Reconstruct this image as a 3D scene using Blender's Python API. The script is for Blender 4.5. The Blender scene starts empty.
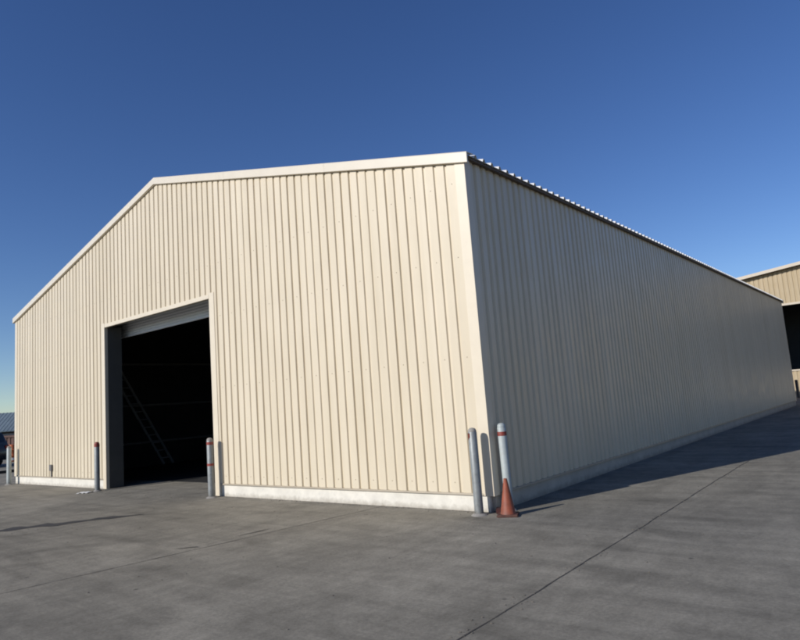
import bpy, bmesh, math, random
from mathutils import Vector, Matrix, noise
random.seed(7)
S = bpy.context.scene
COL = S.collection
rad = math.radians

# ------------------------------------------------------------------ camera
cd = bpy.data.cameras.new('camera')
cam = bpy.data.objects.new('camera', cd)
COL.objects.link(cam)
S.camera = cam
CX, CY, YAW, PITCH, ROLL, FPX = 5.0109, -8.0567, -0.6809, 0.1295, -0.0753, 626.55
f = Vector((math.sin(YAW)*math.cos(PITCH), math.cos(YAW)*math.cos(PITCH), math.sin(PITCH)))
r = Vector((math.cos(YAW), -math.sin(YAW), 0))
u = r.cross(f)
r2 = r*math.cos(ROLL) + u*math.sin(ROLL)
u2 = -r*math.sin(ROLL) + u*math.cos(ROLL)
M = Matrix((r2, u2, -f)).transposed().to_4x4()
M.translation = Vector((CX, CY, 1.7))
cam.matrix_world = M
cd.sensor_fit = 'HORIZONTAL'
cd.sensor_width = 36
cd.lens = FPX/800*36
cd.clip_start = 0.05
cd.clip_end = 6000

# ------------------------------------------------------------------ sky, sun, exposure
SUN_EL, SUN_AZ = 25.4, 198.5       # azimuth clockwise from +Y, direction the light comes from
w = bpy.data.worlds.new('World')
S.world = w
w.use_nodes = True
nt = w.node_tree
bg = nt.nodes['Background']
sky = nt.nodes.new('ShaderNodeTexSky')
sky.sky_type = 'NISHITA'
sky.sun_disc = False
sky.sun_elevation = rad(SUN_EL)
sky.sun_rotation = rad(SUN_AZ)
sky.altitude = 1400
sky.air_density = 1.0
sky.dust_density = 0.35
sky.ozone_density = 3.0
hsv = nt.nodes.new('ShaderNodeHueSaturation')
hsv.inputs['Hue'].default_value = 0.513
hsv.inputs['Saturation'].default_value = 1.18
nt.links.new(sky.outputs[0], hsv.inputs['Color'])
nt.links.new(hsv.outputs[0], bg.inputs[0])
bg.inputs[1].default_value = 0.106
ld = bpy.data.lights.new('sun', 'SUN')
ld.energy = 4.2
ld.angle = rad(0.5)
ld.color = (1.0, 0.965, 0.92)
sun = bpy.data.objects.new('sun', ld)
COL.objects.link(sun)
d = Vector((math.sin(rad(SUN_AZ))*math.cos(rad(SUN_EL)), math.cos(rad(SUN_AZ))*math.cos(rad(SUN_EL)), math.sin(rad(SUN_EL))))
sun.rotation_euler = d.to_track_quat('Z', 'Y').to_euler()
S.view_settings.view_transform = 'Standard'
S.view_settings.look = 'None'
S.view_settings.exposure = 0
S.view_settings.gamma = 1
S.view_settings.use_curve_mapping = False
S.cycles.filter_width = 2.0        # a slightly soft lens, as in the photograph

# ------------------------------------------------------------------ materials
class NT:
    def __init__(s, name, rough=0.6, metal=0.0):
        s.m = bpy.data.materials.new(name)
        s.m.use_nodes = True
        s.t = s.m.node_tree
        s.b = s.t.nodes['Principled BSDF']
        s.b.inputs['Roughness'].default_value = rough
        s.b.inputs['Metallic'].default_value = metal
        s.tc = s.t.nodes.new('ShaderNodeTexCoord')
    def link(s, a, b): s.t.links.new(a, b)
    def mapping(s, scale=(1, 1, 1), rot=(0, 0, 0)):
        m = s.t.nodes.new('ShaderNodeMapping')
        m.inputs['Scale'].default_value = scale
        m.inputs['Rotation'].default_value = rot
        s.link(s.tc.outputs['Object'], m.inputs['Vector'])
        return m.outputs[0]
    def noise(s, scale, detail=4, rough=0.55, vec=None, dist=0):
        n = s.t.nodes.new('ShaderNodeTexNoise')
        n.inputs['Scale'].default_value = scale
        n.inputs['Detail'].default_value = detail
        n.inputs['Roughness'].default_value = rough
        n.inputs['Distortion'].default_value = dist
        s.link(vec if vec else s.tc.outputs['Object'], n.inputs['Vector'])
        return n.outputs['Fac']
    def ramp(s, fac, stops):
        n = s.t.nodes.new('ShaderNodeValToRGB')
        e = n.color_ramp.elements
        while len(e) < len(stops): e.new(0.5)
        for i, (p, c) in enumerate(stops):
            e[i].position = p
            e[i].color = (*c, 1) if not isinstance(c, (int, float)) else (c, c, c, 1)
        s.link(fac, n.inputs[0])
        return n.outputs[0]
    def mix(s, a, b, fac=1.0, mode='MULTIPLY'):
        n = s.t.nodes.new('ShaderNodeMix')
        n.data_type = 'RGBA'
        n.blend_type = mode
        for sock, v in ((n.inputs[0], fac), (n.inputs[6], a), (n.inputs[7], b)):
            if isinstance(v, (int, float)): sock.default_value = v
            elif isinstance(v, tuple): sock.default_value = (*v, 1)
            else: s.link(v, sock)
        return n.outputs[2]
    def color(s, v):
        if isinstance(v, tuple): s.b.inputs['Base Color'].default_value = (*v, 1)
        else: s.link(v, s.b.inputs['Base Color'])
    def bump(s, h, strength=0.2, dist=0.01, prev=None):
        n = s.t.nodes.new('ShaderNodeBump')
        n.inputs['Strength'].default_value = strength
        n.inputs['Distance'].default_value = dist
        s.link(h, n.inputs['Height'])
        if prev: s.link(prev, n.inputs['Normal'])
        s.link(n.outputs[0], s.b.inputs['Normal'])
        return n.outputs[0]

def worn(name, col, rough=0.6, metal=0.0, var=0.15, scale=6, dirt=None, bumps=0.1):
    n = NT(name, rough, metal)
    a = n.noise(scale, 6, 0.6)
    c = n.mix(col, n.ramp(a, [(0.25, 1-var), (0.75, 1+var*0.3)]))
    if dirt:
        b = n.noise(scale*2.7, 7, 0.7)
        c = n.mix(c, dirt, n.ramp(b, [(0.55, 0.0), (0.72, 0.85)]), 'MIX')
    n.color(c)
    n.bump(n.noise(scale*12, 3), bumps, 0.002)
    return n.m

def sheet_paint(name, col, rough, axis):
    """painted ribbed sheet; axis = the horizontal direction of the wall"""
    n = NT(name, rough)
    st = (1, 1, 0.06)
    a = n.noise(3.2, 6, 0.6, n.mapping(st))
    c = n.mix(col, n.ramp(a, [(0.3, (0.90, 0.89, 0.86)), (0.7, (1.0, 1.0, 1.0))]))
    big = n.noise(0.35, 4, 0.6)
    c = n.mix(c, n.ramp(big, [(0.3, (0.955, 0.95, 0.935)), (0.72, (1.0, 1.0, 1.0))]))
    # each sheet (0.84 m) a hair different
    sep = n.t.nodes.new('ShaderNodeSeparateXYZ')
    n.link(n.tc.outputs['Object'], sep.inputs[0])
    mt = n.t.nodes.new('ShaderNodeMath'); mt.operation = 'DIVIDE'; mt.inputs[1].default_value = 0.84
    n.link(sep.outputs[axis], mt.inputs[0])
    fl = n.t.nodes.new('ShaderNodeMath'); fl.operation = 'FLOOR'
    n.link(mt.outputs[0], fl.inputs[0])
    wn = n.t.nodes.new('ShaderNodeTexWhiteNoise'); wn.noise_dimensions = '1D'
    n.link(fl.outputs[0], wn.inputs['W'])
    c = n.mix(c, n.ramp(wn.outputs['Value'], [(0.0, (0.95, 0.945, 0.93)), (1.0, (1.0, 1.0, 1.0))]))
    # dust kicked up low on the wall
    dn = n.noise(2.0, 5, 0.7, n.mapping((1, 1, 0.5)))
    ad = n.t.nodes.new('ShaderNodeMath'); ad.operation = 'MULTIPLY_ADD'
    ad.inputs[1].default_value = 1.6; n.link(dn, ad.inputs[0]); n.link(sep.outputs[2], ad.inputs[2])
    c = n.mix(c, (0.66, 0.58, 0.43), n.ramp(ad.outputs[0], [(0.45, 0.35), (1.0, 0.0)]) if False else n.ramp(
        _scale(n, ad.outputs[0], 0.28), [(0.22, 0.42), (0.75, 0.0)]), 'MIX')
    n.color(c)
    rr = n.ramp(n.noise(2.2, 5, 0.6), [(0.3, rough-0.05), (0.7, rough+0.12)])
    n.link(rr, n.b.inputs['Roughness'])
    p = n.bump(n.noise(1.1, 3, 0.5, n.mapping((1, 1, 0.45))), 0.5, 0.016)
    n.bump(n.noise(60, 3), 0.06, 0.001, p)
    return n.m
def _scale(n, v, k):
    m = n.t.nodes.new('ShaderNodeMath'); m.operation = 'MULTIPLY'; m.inputs[1].default_value = k
    n.link(v, m.inputs[0]); return m.outputs[0]

def ground_mat():
    n = NT('weathered_concrete', 0.85)
    a = n.noise(0.22, 6, 0.62, dist=0.4)
    c = n.ramp(a, [(0.28, (0.230, 0.213, 0.174)), (0.5, (0.290, 0.268, 0.218)), (0.72, (0.360, 0.331, 0.268))])
    b = n.noise(1.3, 8, 0.68, n.mapping((1, 0.35, 1), (0, 0, rad(-38))), 0.6)      # dragged traffic streaks
    c = n.mix(c, n.ramp(b, [(0.36, 0.80), (0.60, 1.03)]))
    b2 = n.noise(2.2, 7, 0.65, n.mapping((0.22, 1.6, 1), (0, 0, rad(12))), 0.4)
    c = n.mix(c, n.ramp(b2, [(0.34, 0.80), (0.6, 1.04)]))
    g = n.noise(30, 9, 0.8)
    c = n.mix(c, n.ramp(g, [(0.35, 0.72), (0.65, 1.16)]))
    g3 = n.noise(7, 6, 0.7, n.mapping((1, 0.55, 1), (0, 0, rad(30))))
    c = n.mix(c, n.ramp(g3, [(0.36, 0.86), (0.62, 1.05)]))
    g2 = n.noise(220, 3, 0.6)
    c = n.mix(c, n.ramp(g2, [(0.35, 0.78), (0.65, 1.12)]))
    # oil drips
    sp = n.noise(2.6, 3, 0.5, dist=1.2)
    c = n.mix(c, (0.055, 0.05, 0.046), n.ramp(sp, [(0.74, 0.0), (0.80, 0.75)]), 'MIX')
    v = n.t.nodes.new('ShaderNodeTexVoronoi'); v.inputs['Scale'].default_value = 1.4
    n.link(n.tc.outputs['Object'], v.inputs['Vector'])
    c = n.mix((0.06, 0.055, 0.05), c, n.ramp(v.outputs['Distance'], [(0.018, 0.25), (0.045, 1.0)]), 'MIX')
    # arcs of tyre marks
    for loc, sc in (((1.5, -9.5, 0), 0.33), ((-6.0, -12.0, 0), 0.21)):
        mp = n.t.nodes.new('ShaderNodeMapping'); mp.inputs['Location'].default_value = [-x*sc for x in loc]
        mp.inputs['Scale'].default_value = (sc, sc, sc)
        n.link(n.tc.outputs['Object'], mp.inputs['Vector'])
        wv = n.t.nodes.new('ShaderNodeTexWave'); wv.wave_type = 'RINGS'; wv.rings_direction = 'Z'
        wv.inputs['Scale'].default_value = 1.1; wv.inputs['Distortion'].default_value = 1.5
        wv.inputs['Detail'].default_value = 3; wv.inputs['Detail Scale'].default_value = 1.4
        n.link(mp.outputs[0], wv.inputs['Vector'])
        ms = n.ramp(n.noise(0.6, 3), [(0.45, 0.0), (0.62, 0.55)])
        c2 = n.mix(c, n.ramp(wv.outputs['Fac'], [(0.80, 1.0), (0.92, 0.72)]))
        c = n.mix(c, c2, ms, 'MIX')
    n.color(c)
    n.b.inputs['Specular IOR Level'].default_value = 0.2
    n.link(n.ramp(a, [(0.3, 0.80), (0.7, 0.95)]), n.b.inputs['Roughness'])
    p = n.bump(n.noise(6, 6, 0.6), 0.25, 0.01)
    n.bump(g, 0.35, 0.004, p)
    return n.m

M_FRONT = sheet_paint('cream_ribbed_sheet', (0.695, 0.605, 0.460), 0.42, 0)
M_SIDE = sheet_paint('cream_ribbed_sheet_side', (0.695, 0.605, 0.460), 0.34, 1)
M_RAKE = worn('pale_rake_trim', (0.68, 0.61, 0.49), 0.38, var=0.07, scale=2.5, bumps=0.03)
M_TRIM = worn('cream_trim', (0.685, 0.600, 0.46), 0.38, var=0.07, scale=2.5, bumps=0.03)
M_DRIP = worn('tan_drip_flashing', (0.36, 0.30, 0.21), 0.5, var=0.2, scale=4)
M_ROOF = worn('pale_roof_sheet', (0.70, 0.69, 0.66), 0.4, 0.0, var=0.1, scale=2)
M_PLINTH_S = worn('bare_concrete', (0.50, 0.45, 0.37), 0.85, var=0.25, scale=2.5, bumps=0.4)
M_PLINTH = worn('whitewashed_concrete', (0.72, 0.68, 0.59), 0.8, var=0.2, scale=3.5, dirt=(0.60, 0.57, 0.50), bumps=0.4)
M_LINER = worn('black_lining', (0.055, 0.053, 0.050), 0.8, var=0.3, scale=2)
M_STEEL_DK = worn('dark_primer_steel', (0.30, 0.29, 0.27), 0.6, var=0.2, scale=5)
M_LADDER = worn('dull_aluminium', (0.45, 0.45, 0.44), 0.5, 0.0, var=0.15)
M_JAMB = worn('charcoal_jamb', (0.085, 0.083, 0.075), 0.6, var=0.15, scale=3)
M_CURTAIN = worn('pale_door_slats', (0.82, 0.84, 0.85), 0.45, var=0.06, scale=4)
M_GALV = worn('galvanised_pipe', (0.27, 0.285, 0.28), 0.5, 0.25, var=0.25, scale=9, dirt=(0.16, 0.13, 0.10), bumps=0.15)
M_GALV_W = worn('white_painted_pipe', (0.40, 0.44, 0.43), 0.5, var=0.2, scale=8, dirt=(0.35, 0.32, 0.28), bumps=0.15)
M_CAPC = worn('mortar_cap', (0.30, 0.28, 0.25), 0.85, var=0.3, scale=18, bumps=0.5)
M_RED = worn('faded_red_paint', (0.30, 0.05, 0.035), 0.6, var=0.45, scale=9, dirt=(0.27, 0.23, 0.20))
M_CONE = worn('dirty_orange_rubber', (0.29, 0.072, 0.032), 0.6, var=0.4, scale=8, dirt=(0.12, 0.05, 0.035), bumps=0.2)
M_CONE_B = worn('dirty_orange_base', (0.12, 0.05, 0.035), 0.7, var=0.4, scale=12, dirt=(0.08, 0.06, 0.05))
M_GROUND = ground_mat()
M_JOINT = worn('joint_filler', (0.075, 0.068, 0.058), 0.9, var=0.4, scale=20)
M_GRIT = worn('grit', (0.17, 0.15, 0.12), 0.9, var=0.4, scale=30)
M_STREAK = worn('streak_black', (0.040, 0.038, 0.036), 0.8, var=0.4, scale=14)
M_FLOOR = worn('black_floor', (0.010, 0.010, 0.010), 0.9, var=0.3, scale=3)
M_PAPER = worn('paper', (0.78, 0.78, 0.76), 0.8, var=0.05)
M_BOX = worn('grey_box_metal', (0.16, 0.15, 0.14), 0.5, var=0.2)
M_TAN = sheet_paint('tan_ribbed_sheet', (0.46, 0.36, 0.22), 0.5, 0)
M_TANTRIM = worn('tan_trim', (0.55, 0.47, 0.36), 0.5, var=0.08)
M_DKTRIM = worn('brown_trim', (0.10, 0.07, 0.05), 0.6)
M_BRICK = worn('dark_red_brick', (0.07, 0.018, 0.015), 0.85, var=0.3, scale=30, bumps=0.4)
M_BLUEROOF = worn('faded_blue_roof_sheet', (0.20, 0.25, 0.27), 0.5, var=0.25, scale=0.8)
M_DKWALL = worn('dark_shed_wall', (0.07, 0.06, 0.055), 0.8, var=0.3, scale=0.6)
M_RUST = worn('rust_red_steel', (0.11, 0.05, 0.035), 0.7, var=0.3, scale=1.2)
M_CAR = worn('dark_car_paint', (0.02, 0.022, 0.028), 0.25, var=0.05)
M_GLASS = worn('dark_glass', (0.015, 0.018, 0.02), 0.08, var=0.02, bumps=0)
M_TYRE = worn('tyre_rubber', (0.02, 0.02, 0.02), 0.85)
M_RIM = worn('wheel_rim', (0.35, 0.35, 0.36), 0.35, 0.7)
M_LAMP = worn('red_lens', (0.35, 0.02, 0.015), 0.2, bumps=0)
M_ORANGE = worn('orange_plastic', (0.55, 0.14, 0.04), 0.5)

def splash(m, z1, col):
    t = m.node_tree; b = t.nodes['Principled BSDF']
    src = b.inputs['Base Color'].links[0].from_socket
    tc = t.nodes.new('ShaderNodeTexCoord'); sep = t.nodes.new('ShaderNodeSeparateXYZ'); t.links.new(tc.outputs['Object'], sep.inputs[0])
    nn = t.nodes.new('ShaderNodeTexNoise'); nn.inputs['Scale'].default_value = 9; nn.inputs['Detail'].default_value = 7; nn.inputs['Roughness'].default_value = 0.7
    t.links.new(tc.outputs['Object'], nn.inputs['Vector'])
    a = t.nodes.new('ShaderNodeMath'); a.operation = 'MULTIPLY_ADD'; a.inputs[1].default_value = 2.0*z1
    t.links.new(nn.outputs['Fac'], a.inputs[0]); t.links.new(sep.outputs[2], a.inputs[2])
    r_ = t.nodes.new('ShaderNodeMapRange'); r_.inputs['From Min'].default_value = 0.8*z1; r_.inputs['From Max'].default_value = 1.9*z1
    r_.inputs['To Min'].default_value = 0.75; r_.inputs['To Max'].default_value = 0.0
    t.links.new(a.outputs[0], r_.inputs['Value'])
    mx = t.nodes.new('ShaderNodeMix'); mx.data_type = 'RGBA'
    t.links.new(r_.outputs[0], mx.inputs[0]); t.links.new(src, mx.inputs[6]); mx.inputs[7].default_value = (*col, 1)
    t.links.new(mx.outputs[2], b.inputs['Base Color'])
splash(M_PLINTH, 0.10, (0.27, 0.235, 0.18))
splash(M_PLINTH_S, 0.12, (0.17, 0.15, 0.12))
splash(M_CONE, 0.10, (0.10, 0.055, 0.04))
for m_ in (M_GALV, M_GALV_W): splash(m_, 0.16, (0.13, 0.115, 0.095))

# ------------------------------------------------------------------ mesh helpers
def obj(name, bm, mat, parent=None, smooth=False):
    bmesh.ops.recalc_face_normals(bm, faces=bm.faces)
    me = bpy.data.meshes.new(name)
    bm.to_mesh(me); bm.free()
    if smooth:
        for p in me.polygons: p.use_smooth = True
        me.set_sharp_from_angle(angle=rad(38))
    me.materials.append(mat)
    o = bpy.data.objects.new(name, me)
    COL.objects.link(o)
    if parent: o.parent = parent
    return o
def thing(name, label, cat, loc=(0, 0, 0), rz=0, group=None):
    o = bpy.data.objects.new(name, None)
    COL.objects.link(o)
    o.location = loc; o.rotation_euler = (0, 0, rz)
    o['label'] = label; o['category'] = cat
    if group: o['group'] = group
    return o
def tag(o, label, cat, group=None):
    o['label'] = label; o['category'] = cat
    if group: o['group'] = group
    return o
def box(bm, x0, x1, y0, y1, z0, z1, bev=0):
    vs = [bm.verts.new((x, y, z)) for x in (x0, x1) for y in (y0, y1) for z in (z0, z1)]
    fs = [bm.faces.new([vs[i] for i in q]) for q in ((0, 1, 3, 2), (4, 6, 7, 5), (0, 4, 5, 1), (2, 3, 7, 6), (0, 2, 6, 4), (1, 5, 7, 3))]
    if bev:
        es = list({e for f_ in fs for e in f_.edges})
        bmesh.ops.bevel(bm, geom=es, offset=bev, segments=2, affect='EDGES')
    return vs
def nb(): return bmesh.new()
def prism(bm, pts, v):
    """extrude polygon pts (list of Vector) by vector v"""
    a = [bm.verts.new(p) for p in pts]; b = [bm.verts.new(Vector(p)+Vector(v)) for p in pts]
    bm.faces.new(a); bm.faces.new(b[::-1])
    for i in range(len(a)):
        j = (i+1) % len(a); bm.faces.new((a[j], a[i], b[i], b[j]))
def lathe(bm, prof, seg=32, cx=0, cy=0):
    rings = []
    for (r_, z) in prof:
        if r_ < 1e-5: rings.append([bm.verts.new((cx, cy, z))])
        else: rings.append([bm.verts.new((cx+r_*math.cos(2*math.pi*k/seg), cy+r_*math.sin(2*math.pi*k/seg), z)) for k in range(seg)])
    for A, B in zip(rings, rings[1:]):
        for k in range(seg):
            k2 = (k+1) % seg
            if len(A) == 1 and len(B) == 1: continue
            if len(A) == 1: bm.faces.new((A[0], B[k], B[k2]))
            elif len(B) == 1: bm.faces.new((A[k], A[k2], B[0]))
            else: bm.faces.new((A[k], A[k2], B[k2], B[k]))
def bar(bm, a, b, w_, h_):
    a = Vector(a); b = Vector(b); dd = (b-a).normalized()
    s = dd.cross(Vector((0, 0, 1)))
    if s.length < 1e-3: s = Vector((1, 0, 0))
    s.normalize(); t = s.cross(dd)
    pts = [a+s*(i*w_/2)+t*(j*h_/2) for i, j in ((-1, -1), (1, -1), (1, 1), (-1, 1))]
    prism(bm, pts, b-a)

# ribbed profile: raised flat, sloping flank, narrow valley
PER = 0.21
def profile(s0, s1, per=PER, phase=0.0, flank=0.014, valley=0.034, depth=0.028, jit=0.0):
    if jit: return profile_jit(s0, s1, per, phase, flank, valley, depth, jit)
    pts = {round(s0, 4), round(s1, 4)}
    k = math.floor((s0-phase)/per)-1
    while phase+k*per < s1+per:
        c = phase+k*per
        for q in (c-valley/2-flank, c-valley/2, c+valley/2, c+valley/2+flank):
            if s0 < q < s1: pts.add(round(q, 4))
        k += 1
    out = []
    for q in sorted(pts):
        t = abs(((q-phase+per/2) % per)-per/2)
        dpt = depth if t <= valley/2+1e-4 else (0 if t >= valley/2+flank-1e-4 else depth*(1-(t-valley/2)/flank))
        out.append((q, dpt))
    return out
def profile_jit(s0, s1, per, phase, flank, valley, depth, jit):
    # rolled sheets never sit perfectly: rib spacing and depth wander a little
    rnd = random.Random(5)
    out = [(s0, 0)]
    c = phase+math.ceil((s0-phase)/per)*per
    while c < s1-0.06:
        cc = c+rnd.uniform(-jit, jit); dd = depth*rnd.uniform(0.75, 1.15); v = valley*rnd.uniform(0.85, 1.15)
        if cc > s0+0.06: out += [(cc-v/2-flank, 0), (cc-v/2, dd), (cc+v/2, dd), (cc+v/2+flank, 0)]
        c += per
    out.append((s1, 0))
    return out
def ribbed(bm, prof, pos, zb, zt, nz=1):
    """pos(s, depth) -> (x, y);  zb, zt functions of s"""
    cols = []
    for s, dp in prof:
        x, y = pos(s, dp)
        a, b = zb(s), zt(s)
        cols.append([bm.verts.new((x, y, a+(b-a)*i/nz)) for i in range(nz+1)])
    for A, B in zip(cols, cols[1:]):
        for i in range(nz):
            bm.faces.new((A[i], B[i], B[i+1], A[i+1]))

# ------------------------------------------------------------------ ground
W, L, H, HR = 18.17, 29.84, 5.40, 7.64
bm = nb()
R_ = 3000
vs = [bm.verts.new(p) for p in ((-R_, -R_, 0), (R_, -R_, 0), (R_, R_, 0), (-R_, R_, 0))]
bm.faces.new(vs)
g = obj('ground', bm, M_GROUND)
g['kind'] = 'structure'

def strip(name, pts, wid, mat, z=0.004, seed=1, wob=0.012, taper=False):
    rnd = random.Random(seed)
    bm = nb(); rows = []
    P = [Vector((*p, 0)) for p in pts]
    seq = []
    for a, b in zip(P, P[1:]):
        n_ = max(2, int((b-a).length/0.12))
        for i in range(n_): seq.append(a.lerp(b, i/n_))
    seq.append(P[-1])
    for i, p in enumerate(seq):
        dd = (seq[min(i+1, len(seq)-1)]-seq[max(i-1, 0)]).normalized()
        s = Vector((-dd.y, dd.x, 0))
        tt = i/(len(seq)-1)
        k = (math.sin(math.pi*min(1, max(0.02, tt)))**0.7 if taper else 1)
        off = noise.noise(p*1.7+Vector((seed, 0, 0)))*wob
        a_ = wid*k*(0.35+0.75*rnd.random()**2); b_ = wid*k*(0.35+0.75*rnd.random()**2)
        rows.append((bm.verts.new(p+s*(off+a_)+Vector((0, 0, z))), bm.verts.new(p+s*(off-b_)+Vector((0, 0, z)))))
    for A, B in zip(rows, rows[1:]): bm.faces.new((A[0], A[1], B[1], B[0]))
    return obj(name, bm, mat)
for pts, wd, sd in (([(-2.95, -14), (-2.81, -5.48), (-2.5, -3.1), (-2.16, 0.0)], 0.010, 1),
                    ([(2.2, -14), (2.24, -3.68), (2.20, 0.2), (2.15, 3.84), (2.13, 6.5)], 0.0095, 2),
                    ([(9.5, -14), (9.4, 34)], 0.02, 3), ([(2.25, -9.6), (20, -9.9)], 0.02, 5),
                    ([(-2.9, -9.4), (2.2, -9.6)], 0.02, 6)):
    o = strip('pavement_joint', pts, wd, M_JOINT, seed=sd)
    o['kind'] = 'structure'
# short cracks running off the joint
o = strip('pavement_crack', [(-2.86, -3.42), (-2.72, -3.25), (-2.60, -3.22)], 0.04, M_JOINT, seed=9, wob=0.04, taper=True)
o['kind'] = 'structure'
o = strip('pavement_crack', [(-2.66, -2.6), (-2.62, -2.0)], 0.03, M_JOINT, z=0.008, seed=12, wob=0.03, taper=True)
o['kind'] = 'structure'
o = strip('dark_streak', [(-8.2, -4.75), (-7.63, -3.89), (-7.3, -3.30), (-6.9, -2.72), (-6.32, -1.93)], 0.26, M_STREAK, seed=21, wob=0.04, taper=True)  # near-black flat strip on the concrete, tapered at both ends
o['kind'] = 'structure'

bm = nb()
rg = random.Random(11)
for i in range(900):
    if i < 550:
        x = rg.uniform(-18, 0); y = -abs(rg.gauss(0.02, 0.06))-0.01
        if -11.9 < x < -6.9: y -= rg.random()*0.5
    elif i < 700: x = rg.uniform(-10, 4); y = rg.uniform(-5, -0.2)
    else: y = rg.uniform(-5, 6); x = 2.2+rg.gauss(0, 0.06)
    s_ = rg.uniform(0.003, 0.009)
    M4 = Matrix.Translation((x, y, s_*0.4)) @ Matrix.Rotation(rg.random()*6, 4, 'Z') @ Matrix.Diagonal((s_*rg.uniform(0.8, 2), s_, s_*0.6, 1))
    bmesh.ops.create_icosphere(bm, subdivisions=1, radius=1, matrix=M4)
o = obj('grit', bm, M_GRIT); tag(o, 'loose grit along the foot of the wall and on the concrete', 'grit'); o['kind'] = 'stuff'

# ------------------------------------------------------------------ warehouse
wh = thing('warehouse', 'long cream ribbed metal warehouse with a low gable and an open dark doorway', 'warehouse', (0, 0, 0))
DX0, DX1, DZ = -11.87, -6.95, 4.30
def roofz(x): return H+(HR-H)*(1-abs(x+W/2)/(W/2))
ZB = 0.25
# gable wall, one skin around the door opening
bm = nb()
ph = -0.361
posF = lambda s, dp: (s, dp)
T = 0.17
ribbed(bm, profile(-W+T-0.01, DX0-0.16, phase=ph, jit=0.004), posF, lambda s: ZB, lambda s: roofz(s)-0.02)
ribbed(bm, profile(DX1+0.16, -T+0.01, phase=ph, jit=0.004), posF, lambda s: ZB, lambda s: roofz(s)-0.02)
ribbed(bm, profile(DX0-0.16, DX1+0.16, phase=ph), posF, lambda s: DZ+0.10, lambda s: roofz(s)-0.02)
obj('gable_wall', bm, M_FRONT, wh)
# side walls
posR = lambda s, dp: (-dp, s)
posL = lambda s, dp: (-W+dp, s)
bm = nb(); ribbed(bm, profile(0.14, L-0.14, phase=0.08, valley=0.05, flank=0.024, depth=0.03, jit=0.016), posR, lambda s: ZB, lambda s: H-0.01)
obj('side_wall', bm, M_SIDE, wh)
bm = nb(); ribbed(bm, profile(0.14, L-0.14, phase=0.08), posL, lambda s: ZB, lambda s: H-0.01)
obj('side_wall', bm, M_SIDE, wh)
bm = nb(); ribbed(bm, profile(-W+T, -T, phase=ph), lambda s, dp: (s, L-dp), lambda s: ZB, lambda s: roofz(s)-0.02)
obj('rear_wall', bm, M_FRONT, wh)
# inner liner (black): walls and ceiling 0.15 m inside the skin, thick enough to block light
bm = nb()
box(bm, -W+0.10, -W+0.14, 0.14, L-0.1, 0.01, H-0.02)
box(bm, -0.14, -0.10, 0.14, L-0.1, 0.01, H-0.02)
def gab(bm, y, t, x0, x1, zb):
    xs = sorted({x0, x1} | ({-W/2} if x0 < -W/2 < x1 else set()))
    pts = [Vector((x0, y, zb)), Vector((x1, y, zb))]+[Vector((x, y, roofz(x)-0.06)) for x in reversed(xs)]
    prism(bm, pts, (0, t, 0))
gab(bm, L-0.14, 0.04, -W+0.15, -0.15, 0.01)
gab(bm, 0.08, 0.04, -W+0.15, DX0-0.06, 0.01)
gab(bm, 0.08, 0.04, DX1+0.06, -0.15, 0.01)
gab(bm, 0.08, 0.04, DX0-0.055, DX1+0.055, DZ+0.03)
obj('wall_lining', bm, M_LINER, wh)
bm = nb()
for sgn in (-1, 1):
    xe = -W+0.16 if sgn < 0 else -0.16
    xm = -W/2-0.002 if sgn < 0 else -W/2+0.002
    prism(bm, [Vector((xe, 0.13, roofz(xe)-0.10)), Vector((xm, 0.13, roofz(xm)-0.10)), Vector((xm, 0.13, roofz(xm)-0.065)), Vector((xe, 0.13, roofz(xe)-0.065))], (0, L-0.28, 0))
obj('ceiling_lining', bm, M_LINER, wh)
# left wall steelwork seen through the door
for z in (2.3, 3.86, 0.9):
    bm = nb(); bar(bm, (-W+0.24, 0.2, z), (-W+0.24, L-0.2, z), 0.18, 0.07)
    obj('girt', bm, M_STEEL_DK, wh)
for y in (0.3, 7.8, 15.2, 22.6):
    bm = nb()
    box(bm, -W+0.35, -W+0.60, y-0.09, y+0.09, 0.02, H-0.4)
    box(bm, -W+0.34, -W+0.36, y-0.12, y+0.12, 0.02, H-0.4)
    obj('column', bm, M_STEEL_DK, wh)
ladder = thing('ladder', 'long ladder leaning at a slant inside the dark doorway against the left wall', 'ladder', (-W+0.45, 5.35, 0))
for dy in (-0.19, 0.19):
    bm = nb(); bar(bm, (0, -2.25+dy, 3.75), (0, dy-0.15, 0.02), 0.05, 0.08)
    obj('rail', bm, M_LADDER, ladder)
for k in range(12):
    t_ = (k+0.6)/12.4
    bm = nb(); yy = -2.25+2.10*t_; zz = 3.75-3.73*t_
    bar(bm, (0, yy-0.165, zz), (0, yy+0.165, zz), 0.03, 0.03)
    obj('rung', bm, M_LADDER, ladder)
# door surround
bm = nb()
box(bm, DX0-0.17, DX0, -0.012, 0.078, 0.004, DZ+0.12, 0.004)
box(bm, DX1, DX1+0.19, -0.012, 0.078, 0.004, DZ+0.12, 0.004)
box(bm, DX0+0.002, DX1-0.002, -0.010, 0.078, DZ, DZ+0.098, 0.004)
obj('door_frame', bm, M_TRIM, wh)
bm = nb()
box(bm, DX0-0.03, DX0+0.01, 0.082, 0.46, 0.012, DZ+0.02)
obj('door_track', bm, M_JAMB, wh)
bm = nb()
box(bm, DX1-0.01, DX1+0.03, 0.125, 0.46, 0.012, DZ+0.02)
obj('door_track', bm, M_JAMB, wh)
# raised door: bottom slats show under the head
bm = nb()
z0 = 4.08
N = 7
for i in range(N):
    za = z0+i*0.075
    prism(bm, [Vector((-13.3, 0.70, za)), Vector((-13.3, 0.685, za+0.018)), Vector((-13.3, 0.685, za+0.055)), Vector((-13.3, 0.70, za+0.073)), Vector((-13.3, 0.72, za+0.073)), Vector((-13.3, 0.72, za))], (8.0, 0, 0))
obj('roller_door', bm, M_CURTAIN, wh)
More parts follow.
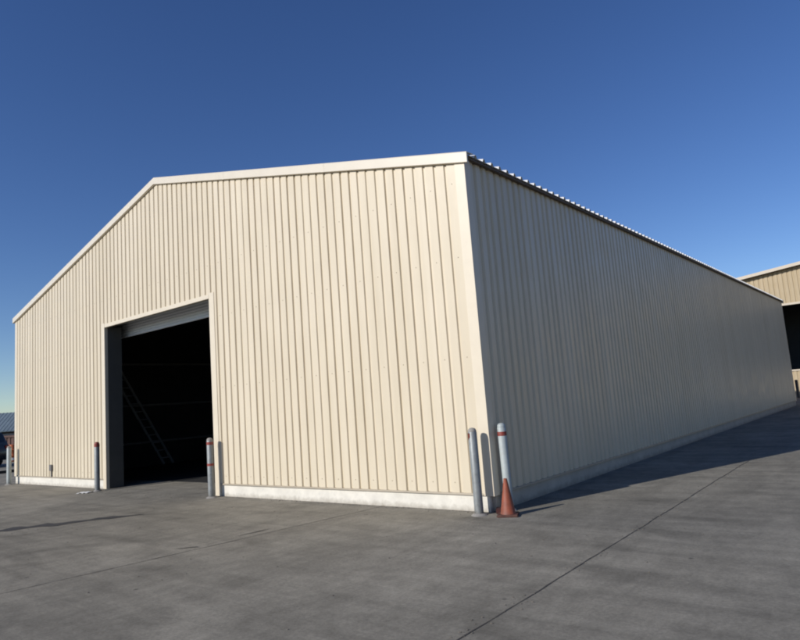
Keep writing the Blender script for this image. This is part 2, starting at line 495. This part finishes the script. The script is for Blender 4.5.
# plinth (whitewashed concrete upstand)
def plinth(x0, x1, y0, y1, nx, ny, seed):
    bm = nb()
    box(bm, x0, x1, y0, y1, -0.05, 0.245)
    bmesh.ops.subdivide_edges(bm, edges=[e for e in bm.edges if e.calc_length() > 1], cuts=60, use_grid_fill=True)
    for v in bm.verts:
        k = noise.noise(v.co*3+Vector((seed, 0, 0)))*0.008
        if v.co.z > 0.2: v.co.z += min(0, k)
        if ny: v.co.y += ny*abs(k)
        if nx: v.co.x += nx*abs(k)
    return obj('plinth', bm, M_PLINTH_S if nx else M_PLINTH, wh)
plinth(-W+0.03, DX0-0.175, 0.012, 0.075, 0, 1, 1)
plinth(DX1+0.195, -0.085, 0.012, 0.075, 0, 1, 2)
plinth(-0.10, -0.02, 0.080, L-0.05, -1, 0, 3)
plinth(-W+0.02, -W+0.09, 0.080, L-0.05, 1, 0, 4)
# drip flashing along the base of the sheets
bm = nb()
for a, b in ((-W+0.16, DX0-0.175), (DX1+0.195, -0.165)):
    prism(bm, [Vector((a, 0.030, 0.27)), Vector((a, -0.012, 0.268)), Vector((a, -0.022, 0.240)), Vector((a, -0.010, 0.238)), Vector((a, 0.030, 0.252))], (b-a, 0, 0))
prism(bm, [Vector((-0.03, 0.15, 0.27)), Vector((0.012, 0.15, 0.268)), Vector((0.022, 0.15, 0.240)), Vector((0.010, 0.15, 0.238)), Vector((-0.03, 0.15, 0.252))], (0, L-0.3, 0))
obj('drip_flashing', bm, M_DRIP, wh)
# corner trims (folded L with hemmed edges)
def corner(cx, cy, sx, sy):
    t = 0.012; bm = nb()
    P = [(0.012, -0.012), (-T, -0.012), (-T, 0.004), (-T+0.012, 0.002), (-T+0.012, 0.0), (0.0, 0.0), (0.0, 0.15), (0.0, 0.155), (0.012, 0.155)]
    prism(bm, [Vector((cx+sx*a, cy+sy*b, 0.235)) for a, b in P], (0, 0, H-0.235-0.01))
    obj('corner_trim', bm, M_TRIM, wh)
corner(0, 0, 1, 1); corner(-W, 0, -1, 1); corner(0, L, 1, -1); corner(-W, L, -1, -1)
# roof: ribbed sheets running down the slope
RP = 0.25
sl = (HR-H)/(W/2)
OV = 0.10
def roof_side(sgn):
    bm = nb()
    xe = (OV if sgn > 0 else -W-OV)
    ys = []
    y = 0.02
    n_ = int((L-0.04)/RP)
    per = (L-0.04)/n_
    for k in range(n_):
        for q, z in ((0.0, 0), (0.145, 0), (0.165, 0.05), (0.205, 0.05), (0.232, 0)):
            ys.append((y+k*per+q*per/RP, z))
    ys.append((L-0.02, 0))
    ze = H+0.045-sl*OV
    zr = HR+0.045
    T_, B_ = [], []
    for (yy, zz) in ys:
        a0 = bm.verts.new((xe, yy, ze+zz)); a1 = bm.verts.new((-W/2, yy, zr+zz))
        b0 = bm.verts.new((xe, yy, ze+zz-0.006)); b1 = bm.verts.new((-W/2, yy, zr+zz-0.006))
        T_.append((a0, a1)); B_.append((b0, b1))
    for i in range(len(ys)-1):
        bm.faces.new((T_[i][0], T_[i+1][0], T_[i+1][1], T_[i][1]))
        bm.faces.new((B_[i][0], B_[i][1], B_[i+1][1], B_[i+1][0]))
        bm.faces.new((T_[i][0], B_[i][0], B_[i+1][0], T_[i+1][0]))
    return obj('roof', bm, M_ROOF, wh)
roof_side(1); roof_side(-1)
bm = nb()
prism(bm, [Vector((-W/2-0.25, 0.15, HR+0.05)), Vector((-W/2, 0.15, HR+0.112)), Vector((-W/2+0.25, 0.15, HR+0.05)), Vector((-W/2, 0.15, HR+0.095))], (0, L-0.3, 0))
obj('ridge_cap', bm, M_TRIM, wh)
# dark eave closure under the sheets' edge
for xa, xb in ((0.004, 0.07), (-W-0.07, -W-0.004)):
    bm = nb(); box(bm, xa, xb, 0.005, L-0.005, H-0.022, H+0.010)
    obj('eave_trim', bm, M_DKTRIM, wh)
# rake (gable) trims: deep folded fascia with a lip
def rake(yf, sy):
    for sgn in (-1, 1):
        bm = nb()
        xe = 0.10 if sgn > 0 else -W-0.10
        xm = -W/2
        sec = [(-0.050, -0.085), (-0.062, -0.080), (-0.062, 0.075), (-0.050, 0.092), (0.14, 0.100), (0.14, 0.088), (-0.03, 0.075), (-0.030, -0.065), (-0.004, -0.073), (-0.004, -0.085)]
        A = [bm.verts.new((xe, yf+sy*a, H-sl*0.10+b)) for a, b in sec]
        Bv = [bm.verts.new((xm, yf+sy*a, HR+b)) for a, b in sec]
        bm.faces.new(A); bm.faces.new(Bv[::-1])
        for i in range(len(sec)):
            j = (i+1) % len(sec); bm.faces.new((A[i], A[j], Bv[j], Bv[i]))
        for q in (0.34, 0.68):            # lapped lengths
            ra = [(xe+(xm-xe)*(q+k_), H-sl*0.10+(HR-H+sl*0.10)*(q+k_)) for k_ in (0, 0.009)]
            prism(bm, [Vector((ra[0][0], yf+sy*-0.0630, ra[0][1]-0.083)), Vector((ra[1][0], yf+sy*-0.0645, ra[1][1]-0.083)), Vector((ra[1][0], yf+sy*-0.0645, ra[1][1]+0.078)), Vector((ra[0][0], yf+sy*-0.0645, ra[0][1]+0.078))], (0, sy*0.002, 0))
        obj('rake_trim', bm, M_RAKE, wh)
rake(0, 1); rake(L, -1)
# small outlet box on the gable wall, left bay
bm = nb(); box(bm, -15.39, -15.22, -0.055, 0.0, 0.44, 0.62, 0.01)
box(bm, -15.33, -15.28, -0.028, -0.001, 0.262, 0.438)
obj('outlet_box', bm, M_BOX, wh)
# sheet screws above the plinth and at girt lines
bm = nb()
for z in (0.42, 2.3, 3.86, 5.05):
    k = 0
    x = ph+0.105
    while x > -W+0.3:
        if not (DX0-0.2 < x < DX1+0.2 and z < DZ+0.15) and z < roofz(x)-0.3 and k % 2 == 0:
            box(bm, x-0.006, x+0.006, -0.006, 0.0, z-0.006, z+0.006)
        x -= PER; k += 1
obj('sheet_screws', bm, M_DRIP, wh)['kind'] = 'stuff'
# near-black floor sheet inside, starting behind the doorway
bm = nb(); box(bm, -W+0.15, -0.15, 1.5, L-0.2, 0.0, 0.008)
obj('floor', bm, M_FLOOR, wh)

# ------------------------------------------------------------------ bollards
def bollard(label, loc, pipe, red, hgt=1.24, tilt=(0, 0), rr=0.066, capm=None):
    t = thing('bollard', label, 'bollard', loc, 0, 'pipe bollards along the warehouse')
    t.rotation_euler = (tilt[0], tilt[1], random.uniform(0, 3))
    bm = nb(); lathe(bm, [(0, -0.05), (rr, -0.05), (rr, hgt-0.06), (rr-0.004, hgt-0.052), (0, hgt-0.052)])
    obj('pipe', bm, pipe, t, True)
    bm = nb(); lathe(bm, [(0, hgt-0.05), (rr-0.003, hgt-0.050), (rr-0.004, hgt-0.035), (rr*0.75, hgt-0.008), (rr*0.4, hgt+0.004), (0, hgt+0.007)])
    obj('cap', bm, capm or M_CAPC, t, True)
    for z0_, z1_ in red:
        bm = nb(); lathe(bm, [(rr-0.002, z0_), (rr+0.0025, z0_), (rr+0.0025, z1_), (rr-0.002, z1_)])
        obj('red_band', bm, M_RED, t, True)
    bm = nb()
    lathe(bm, [(rr+0.0, 0.03), (rr+0.015, 0.024), (rr+0.045, 0.008), (rr+0.06, -0.01)], 20)
    for v in bm.verts:
        k = 1+0.25*noise.noise(v.co*9+Vector(loc)); v.co.x *= k; v.co.y *= k
    obj('mortar_collar', bm, M_CAPC, t, True)
    return t
b = bollard('grey steel pipe bollard with a red smudge standing in front of the near warehouse corner', (-0.14, -0.22, 0), M_GALV, [], 1.24, (0, 0))
bm = nb()
for a0 in (0.0,):
    seg = 6; rr = 0.0685; vs = []
    for k in range(seg+1):
        a = a0+k*0.13
        vs.append([bm.verts.new((rr*math.cos(a), rr*math.sin(a), z)) for z in (1.09-0.02*math.sin(k), 1.17+0.012*math.cos(k*2))])
    for A, B in zip(vs, vs[1:]): bm.faces.new((A[0], B[0], B[1], A[1]))
bmesh.ops.solidify(bm, geom=bm.faces[:], thickness=0.002)
obj('red_smudge', bm, M_RED, b)
b.rotation_euler[2] = rad(224)
bollard('white pipe bollard with a red band just beneath its top, behind the traffic cone', (0.11, 0.22, 0), M_GALV_W, [(1.09, 1.15)], 1.27, (rad(0.8), rad(-0.5)), capm=M_GALV_W)
bollard('scuffed grey bollard with two faded red bands at the right side of the open doorway', (-6.80, -0.21, 0), M_GALV, [(1.10, 1.16), (0.66, 0.71)], 1.24)
bollard('slim grey bollard with a red top at the left side of the open doorway', (-11.76, -0.30, 0), M_GALV, [(1.13, 1.20)], 1.25, capm=M_RED)
bollard('plain pale grey bollard at the far left corner of the warehouse', (-17.98, -0.24, 0), M_GALV_W, [], 1.22)

# ------------------------------------------------------------------ traffic cone
t = thing('traffic_cone', 'dirty faded orange traffic cone standing in front of the white bollard', 'traffic cone', (0.29, -0.14, 0), rad(24))
bm = nb(); lathe(bm, [(0.110, 0.03), (0.107, 0.045), (0.103, 0.05), (0.028, 0.49), (0.026, 0.51), (0.020, 0.515), (0.015, 0.48), (0.10, 0.05)], 40)
for v in bm.verts: v.co.x += 0.006*math.sin(v.co.z*5)
obj('cone_body', bm, M_CONE, t, True)
bm = nb(); box(bm, -0.15, 0.15, -0.15, 0.15, 0.0, 0.032, 0.012)
obj('cone_base', bm, M_CONE_B, t)
# dark red brick by the corner
bm = nb(); box(bm, -0.05, 0.05, -0.1, 0.1, 0, 0.065, 0.006)
o = obj('brick', bm, M_BRICK); o.location = (0.06, 0.02, 0); o.rotation_euler = (0, 0, rad(30))
tag(o, 'small dark red brick lying at the foot of the plinth corner behind the cone', 'brick')
# paper litter
bm = nb()
bmesh.ops.create_grid(bm, x_segments=10, y_segments=8, size=0.5)
for v in bm.verts:
    v.co.x *= 0.34; v.co.y *= 0.24
    v.co.z = 0.016+0.022*noise.noise(v.co*14)+0.02*abs(v.co.x)
bmesh.ops.solidify(bm, geom=bm.faces[:], thickness=0.002)
o = obj('paper_litter', bm, M_PAPER, None, True); o.location = (-11.75, -0.62, 0); o.rotation_euler = (0, 0, rad(25))
tag(o, 'crumpled white paper lying on the concrete left of the doorway', 'litter')

# ------------------------------------------------------------------ neighbouring building (right, beyond)
nbd = thing('neighbouring_warehouse', 'tan ribbed metal building with a dark open bay behind the far end of the warehouse', 'warehouse', (0, 43, 0))
def nz(x): return 9.06+0.108*x if x < 14 else 9.06+0.108*14-0.108*(x-14)
OX0, OX1, OZ0, OZ1 = -2.7, 9.0, 1.82, 6.40
prN = lambda a, b: profile(a, b, per=0.30, phase=0.1, flank=0.03, valley=0.06, depth=0.04)
bm = nb()
pN = lambda s, dp: (s, dp)
ribbed(bm, prN(-14, OX0), pN, lambda s: 0.0, nz)
ribbed(bm, prN(OX0, OX1), pN, lambda s: OZ1, nz)
ribbed(bm, prN(OX0, OX1), pN, lambda s: 0.0, lambda s: OZ0)
ribbed(bm, prN(OX1, 14), pN, lambda s: 0.0, nz)
ribbed(bm, prN(14, 42), pN, lambda s: 0.0, nz)
obj('front_wall', bm, M_TAN, nbd)
bm = nb()
prism(bm, [Vector((-14, 0.06, 0)), Vector((-13.8, 0.06, 0)), Vector((-13.8, 0.06, nz(-13.8)-0.05)), Vector((-14, 0.06, nz(-14)-0.05))], (0, 30, 0))
prism(bm, [Vector((41.8, 0.06, 0)), Vector((42, 0.06, 0)), Vector((42, 0.06, nz(42)-0.05)), Vector((41.8, 0.06, nz(41.8)-0.05))], (0, 30, 0))
prism(bm, [Vector((-13.79, 30, 0)), Vector((41.79, 30, 0)), Vector((41.79, 30, nz(41.79)-0.06)), Vector((14, 30, nz(14)-0.06)), Vector((-13.79, 30, nz(-13.79)-0.06))], (0, 0.2, 0))
obj('outer_wall', bm, M_TAN, nbd)
bm = nb()
box(bm, OX0-0.4, OX1+0.4, 7.0, 7.1, 0.01, 7.0)
box(bm, OX0-0.5, OX0-0.41, 0.07, 7.0, 0.01, 7.0)
box(bm, OX1+0.41, OX1+0.5, 0.07, 7.0, 0.01, 7.0)
box(bm, OX0-0.4, OX1+0.4, 0.07, 7.0, 7.01, 7.1)
box(bm, OX0-0.4, OX1+0.4, 0.07, 6.98, 0.01, 0.03)
obj('bay_lining', bm, M_LINER, nbd)
bm = nb()
for a, b_ in ((-14.2, 14), (14, 42.2)):
    prism(bm, [Vector((a, -0.4, nz(a)+0.03)), Vector((b_, -0.4, nz(b_)+0.03)), Vector((b_, -0.4, nz(b_)+0.10)), Vector((a, -0.4, nz(a)+0.10))], (0, 31, 0))
obj('roof', bm, M_TANTRIM, nbd)
bm = nb()
for a, b_ in ((-14.2, 13.999), (14.001, 42.2)):
    prism(bm, [Vector((a, -0.43, nz(a)-0.02)), Vector((b_, -0.43, nz(b_)-0.02)), Vector((b_, -0.43, nz(b_)+0.20)), Vector((a, -0.43, nz(a)+0.20))], (0, 0.028, 0))
obj('fascia', bm, M_TANTRIM, nbd)
bm = nb()
box(bm, OX0-0.06, OX1+0.06, -0.04, 0.05, OZ1-0.02, OZ1+0.12); box(bm, OX0-0.06, OX1+0.06, -0.05, 0.06, OZ0-0.05, OZ0+0.06)
obj('bay_frame', bm, M_TANTRIM, nbd)
bm = nb(); lathe(bm, [(0, -0.05), (0.09, -0.05), (0.09, 1.16), (0.06, 1.19), (0, 1.20)], 20)
o = obj('guard_post', bm, M_DKTRIM, None, True); o.location = (-1.25, 40.5, 0)
tag(o, 'dark guard post standing before the tan building past the far warehouse corner', 'post')

# ------------------------------------------------------------------ far left background
sh = thing('storage_shed', 'low dark shed with a faded blue grey metal roof beyond the far left corner', 'shed', (-60, 14, 0), rad(55))
# local: x along the eave, y depth
bm = nb(); box(bm, -11, 11, 0, 8, 0, 1.75)
obj('wall', bm, M_DKWALL, sh)
bm = nb()
for k in range(72):
    x = -11.4+k*0.317
    for (a, b_, z) in ((0.0, 0.24, 0.0), (0.24, 0.317, 0.02)):
        prism(bm, [Vector((x+a, -0.5, 1.68+z)), Vector((x+b_, -0.5, 1.68+z)), Vector((x+b_, -0.5, 1.76+z)), Vector((x+a, -0.5, 1.76+z))], (0, 4.5, 1.75))
        prism(bm, [Vector((x+a, 4.0, 3.43+z)), Vector((x+b_, 4.0, 3.43+z)), Vector((x+b_, 4.0, 3.51+z)), Vector((x+a, 4.0, 3.51+z))], (0, 4.5, -1.75))
obj('roof', bm, M_BLUEROOF, sh)
for k in range(5):
    bm = nb(); box(bm, -9.5+k*4.3, -7.0+k*4.3, -0.04, -0.002, 0.02, 1.5)
    obj('bay_door', bm, M_STEEL_DK, sh)
# rust red container
ct = thing('shipping_container', 'rust red steel container standing beyond the far left warehouse corner', 'container', (-43.9, 8.6, 0), rad(30))
bm = nb()
prof_c = profile(-3.0, 3.0, per=0.28, phase=0, flank=0.04, valley=0.07, depth=0.036)
ribbed(bm, prof_c, lambda s, dp: (s, -1.15+dp), lambda s: 0.12, lambda s: 1.3)
ribbed(bm, prof_c, lambda s, dp: (s, 1.15-dp), lambda s: 0.12, lambda s: 1.3)
ribbed(bm, profile(-1.1, 1.1, per=0.28, phase=0), lambda s, dp: (3.0-dp, s), lambda s: 0.12, lambda s: 1.3)
ribbed(bm, profile(-1.1, 1.1, per=0.28, phase=0), lambda s, dp: (-3.0+dp, s), lambda s: 0.12, lambda s: 1.3)
obj('container_side', bm, M_RUST, ct)
bm = nb()
for x in (-3.0, 3.0):
    for y in (-1.15, 1.15): box(bm, x-0.07, x+0.07, y-0.07, y+0.07, 0, 1.42)
for y in (-1.15, 1.15):
    box(bm, -2.93, 2.93, y-0.05, y+0.05, 0.02, 0.12); box(bm, -2.93, 2.93, y-0.05, y+0.05, 1.3, 1.41)
for x in (-3.0, 3.0):
    box(bm, x-0.05, x+0.05, -1.08, 1.08, 0.02, 0.12); box(bm, x-0.05, x+0.05, -1.08, 1.08, 1.3, 1.41)
obj('container_frame', bm, M_RUST, ct)
bm = nb(); box(bm, -2.95, 2.95, -1.1, 1.1, 1.36, 1.39)
obj('container_roof', bm, M_RUST, ct)
# orange drum
dr = thing('plastic_drum', 'small orange drum standing beside the rust red container', 'drum', (-35.0, 5.75, 0))
bm = nb(); lathe(bm, [(0, 0), (0.29, 0), (0.30, 0.03), (0.28, 0.3), (0.30, 0.33), (0.28, 0.36), (0.26, 0.62), (0.28, 0.65), (0.25, 0.68), (0.22, 0.95), (0, 0.95)], 28)
obj('drum_body', bm, M_ORANGE, dr, True)
bm = nb(); lathe(bm, [(0.29, 0.08), (0.298, 0.08), (0.288, 0.22), (0.28, 0.22)], 28)
obj('white_band', bm, M_PAPER, dr, True)
# dark sport utility vehicle (local x = forward)
cr = thing('parked_car', 'dark parked car seen past the far left corner bollard', 'car', (-32.3, 2.45, 0), rad(200))
def loft(bm, secs):
    rings = [[bm.verts.new(p) for p in s] for s in secs]
    for A, B in zip(rings, rings[1:]):
        for i in range(len(A)):
            j = (i+1) % len(A); bm.faces.new((A[i], A[j], B[j], B[i]))
    bm.faces.new(rings[0][::-1]); bm.faces.new(rings[-1])
def sec(x, hw, zb, zt, sh_=0.85):
    return [(x, -hw*0.92, zb), (x, -hw, zb+0.12), (x, -hw, zb+(zt-zb)*0.6), (x, -hw*0.93, zt-0.04), (x, -hw*0.7, zt), (x, hw*0.7, zt), (x, hw*0.93, zt-0.04), (x, hw, zb+(zt-zb)*0.6), (x, hw, zb+0.12), (x, hw*0.92, zb)]
bm = nb()
loft(bm, [sec(-2.3, 0.78, 0.42, 0.85), sec(-2.22, 0.88, 0.32, 1.08), sec(-1.6, 0.93, 0.30, 1.12), sec(0.6, 0.93, 0.30, 1.10), sec(1.1, 0.92, 0.30, 1.06), sec(2.0, 0.88, 0.32, 0.96), sec(2.3, 0.72, 0.42, 0.78)])
obj('body', bm, M_CAR, cr, True)
def sec2(x, hb, ht, z0_, z1_):
    return [(x, -hb, z0_), (x, -ht, z1_-0.05), (x, -ht+0.08, z1_), (x, ht-0.08, z1_), (x, ht, z1_-0.05), (x, hb, z0_)]
bm = nb(); loft(bm, [sec2(-2.18, 0.84, 0.80, 1.05, 1.12), sec2(-1.95, 0.86, 0.72, 1.06, 1.66), sec2(-1.2, 0.87, 0.73, 1.06, 1.74), sec2(0.0, 0.87, 0.73, 1.06, 1.74), sec2(0.35, 0.87, 0.73, 1.06, 1.66), sec2(1.05, 0.86, 0.82, 1.03, 1.10)])
obj('cabin', bm, M_CAR, cr, True)
for s in (-1, 1):
    for x0_, x1_ in ((-1.75, -1.0), (-0.92, -0.12), (-0.04, 0.5)):
        bm = nb()
        zz = 1.56
        p0 = [Vector((x0_, s*0.873, 1.12)), Vector((x1_, s*0.873, 1.12)), Vector((min(x1_, 0.22), s*0.775, zz)), Vector((x0_+0.03, s*0.775, zz))]
        prism(bm, p0, (0, s*0.008, 0)); obj('side_window', bm, M_GLASS, cr)
bm = nb(); prism(bm, [Vector((1.0, -0.72, 1.13)), Vector((1.0, 0.72, 1.13)), Vector((0.42, 0.62, 1.64)), Vector((0.42, -0.62, 1.64))], (0.02, 0, 0.015)); obj('windscreen', bm, M_GLASS, cr)
bm = nb(); prism(bm, [Vector((-2.13, -0.68, 1.16)), Vector((-2.13, 0.68, 1.16)), Vector((-1.99, 0.60, 1.58)), Vector((-1.99, -0.60, 1.58))], (-0.03, 0, 0)); obj('rear_window', bm, M_GLASS, cr)
for s in (-1, 1):
    bm = nb(); box(bm, -2.31, -2.2, s*0.72-0.11, s*0.72+0.11, 0.82, 1.02, 0.01); obj('tail_light', bm, M_LAMP, cr)
    bm = nb(); box(bm, 2.12, 2.27, s*0.62-0.13, s*0.62+0.13, 0.68, 0.82, 0.01); obj('headlight', bm, M_PAPER, cr)
    for x in (-1.4, 1.4):
        wb = bpy.data.objects.new('wheel', None); COL.objects.link(wb); wb.parent = cr
        wb.location = (x, s*0.84, 0.34); wb.rotation_euler = (rad(90), 0, 0)
        bm = nb(); lathe(bm, [(0.20, -0.11), (0.31, -0.11), (0.34, -0.08), (0.34, 0.08), (0.31, 0.11), (0.20, 0.11)], 28); obj('tyre', bm, M_TYRE, wb, True)
        bm = nb(); lathe(bm, [(0, -0.09), (0.20, -0.10), (0.205, 0.10), (0, 0.09)], 20); obj('rim', bm, M_RIM, wb, True)
# low black bar lying on the ground
bm = nb()
prism(bm, [Vector((-0.9, -0.09, 0)), Vector((-0.9, 0.09, 0)), Vector((-0.9, 0.05, 0.11)), Vector((-0.9, -0.05, 0.11))], (1.8, 0, 0))
o = obj('low_bar', bm, M_TYRE); o.location = (-24.6, 1.35, 0); o.rotation_euler = (0, 0, rad(100))
tag(o, 'low black bar on the concrete past the far left corner bollard', 'wheel stop')
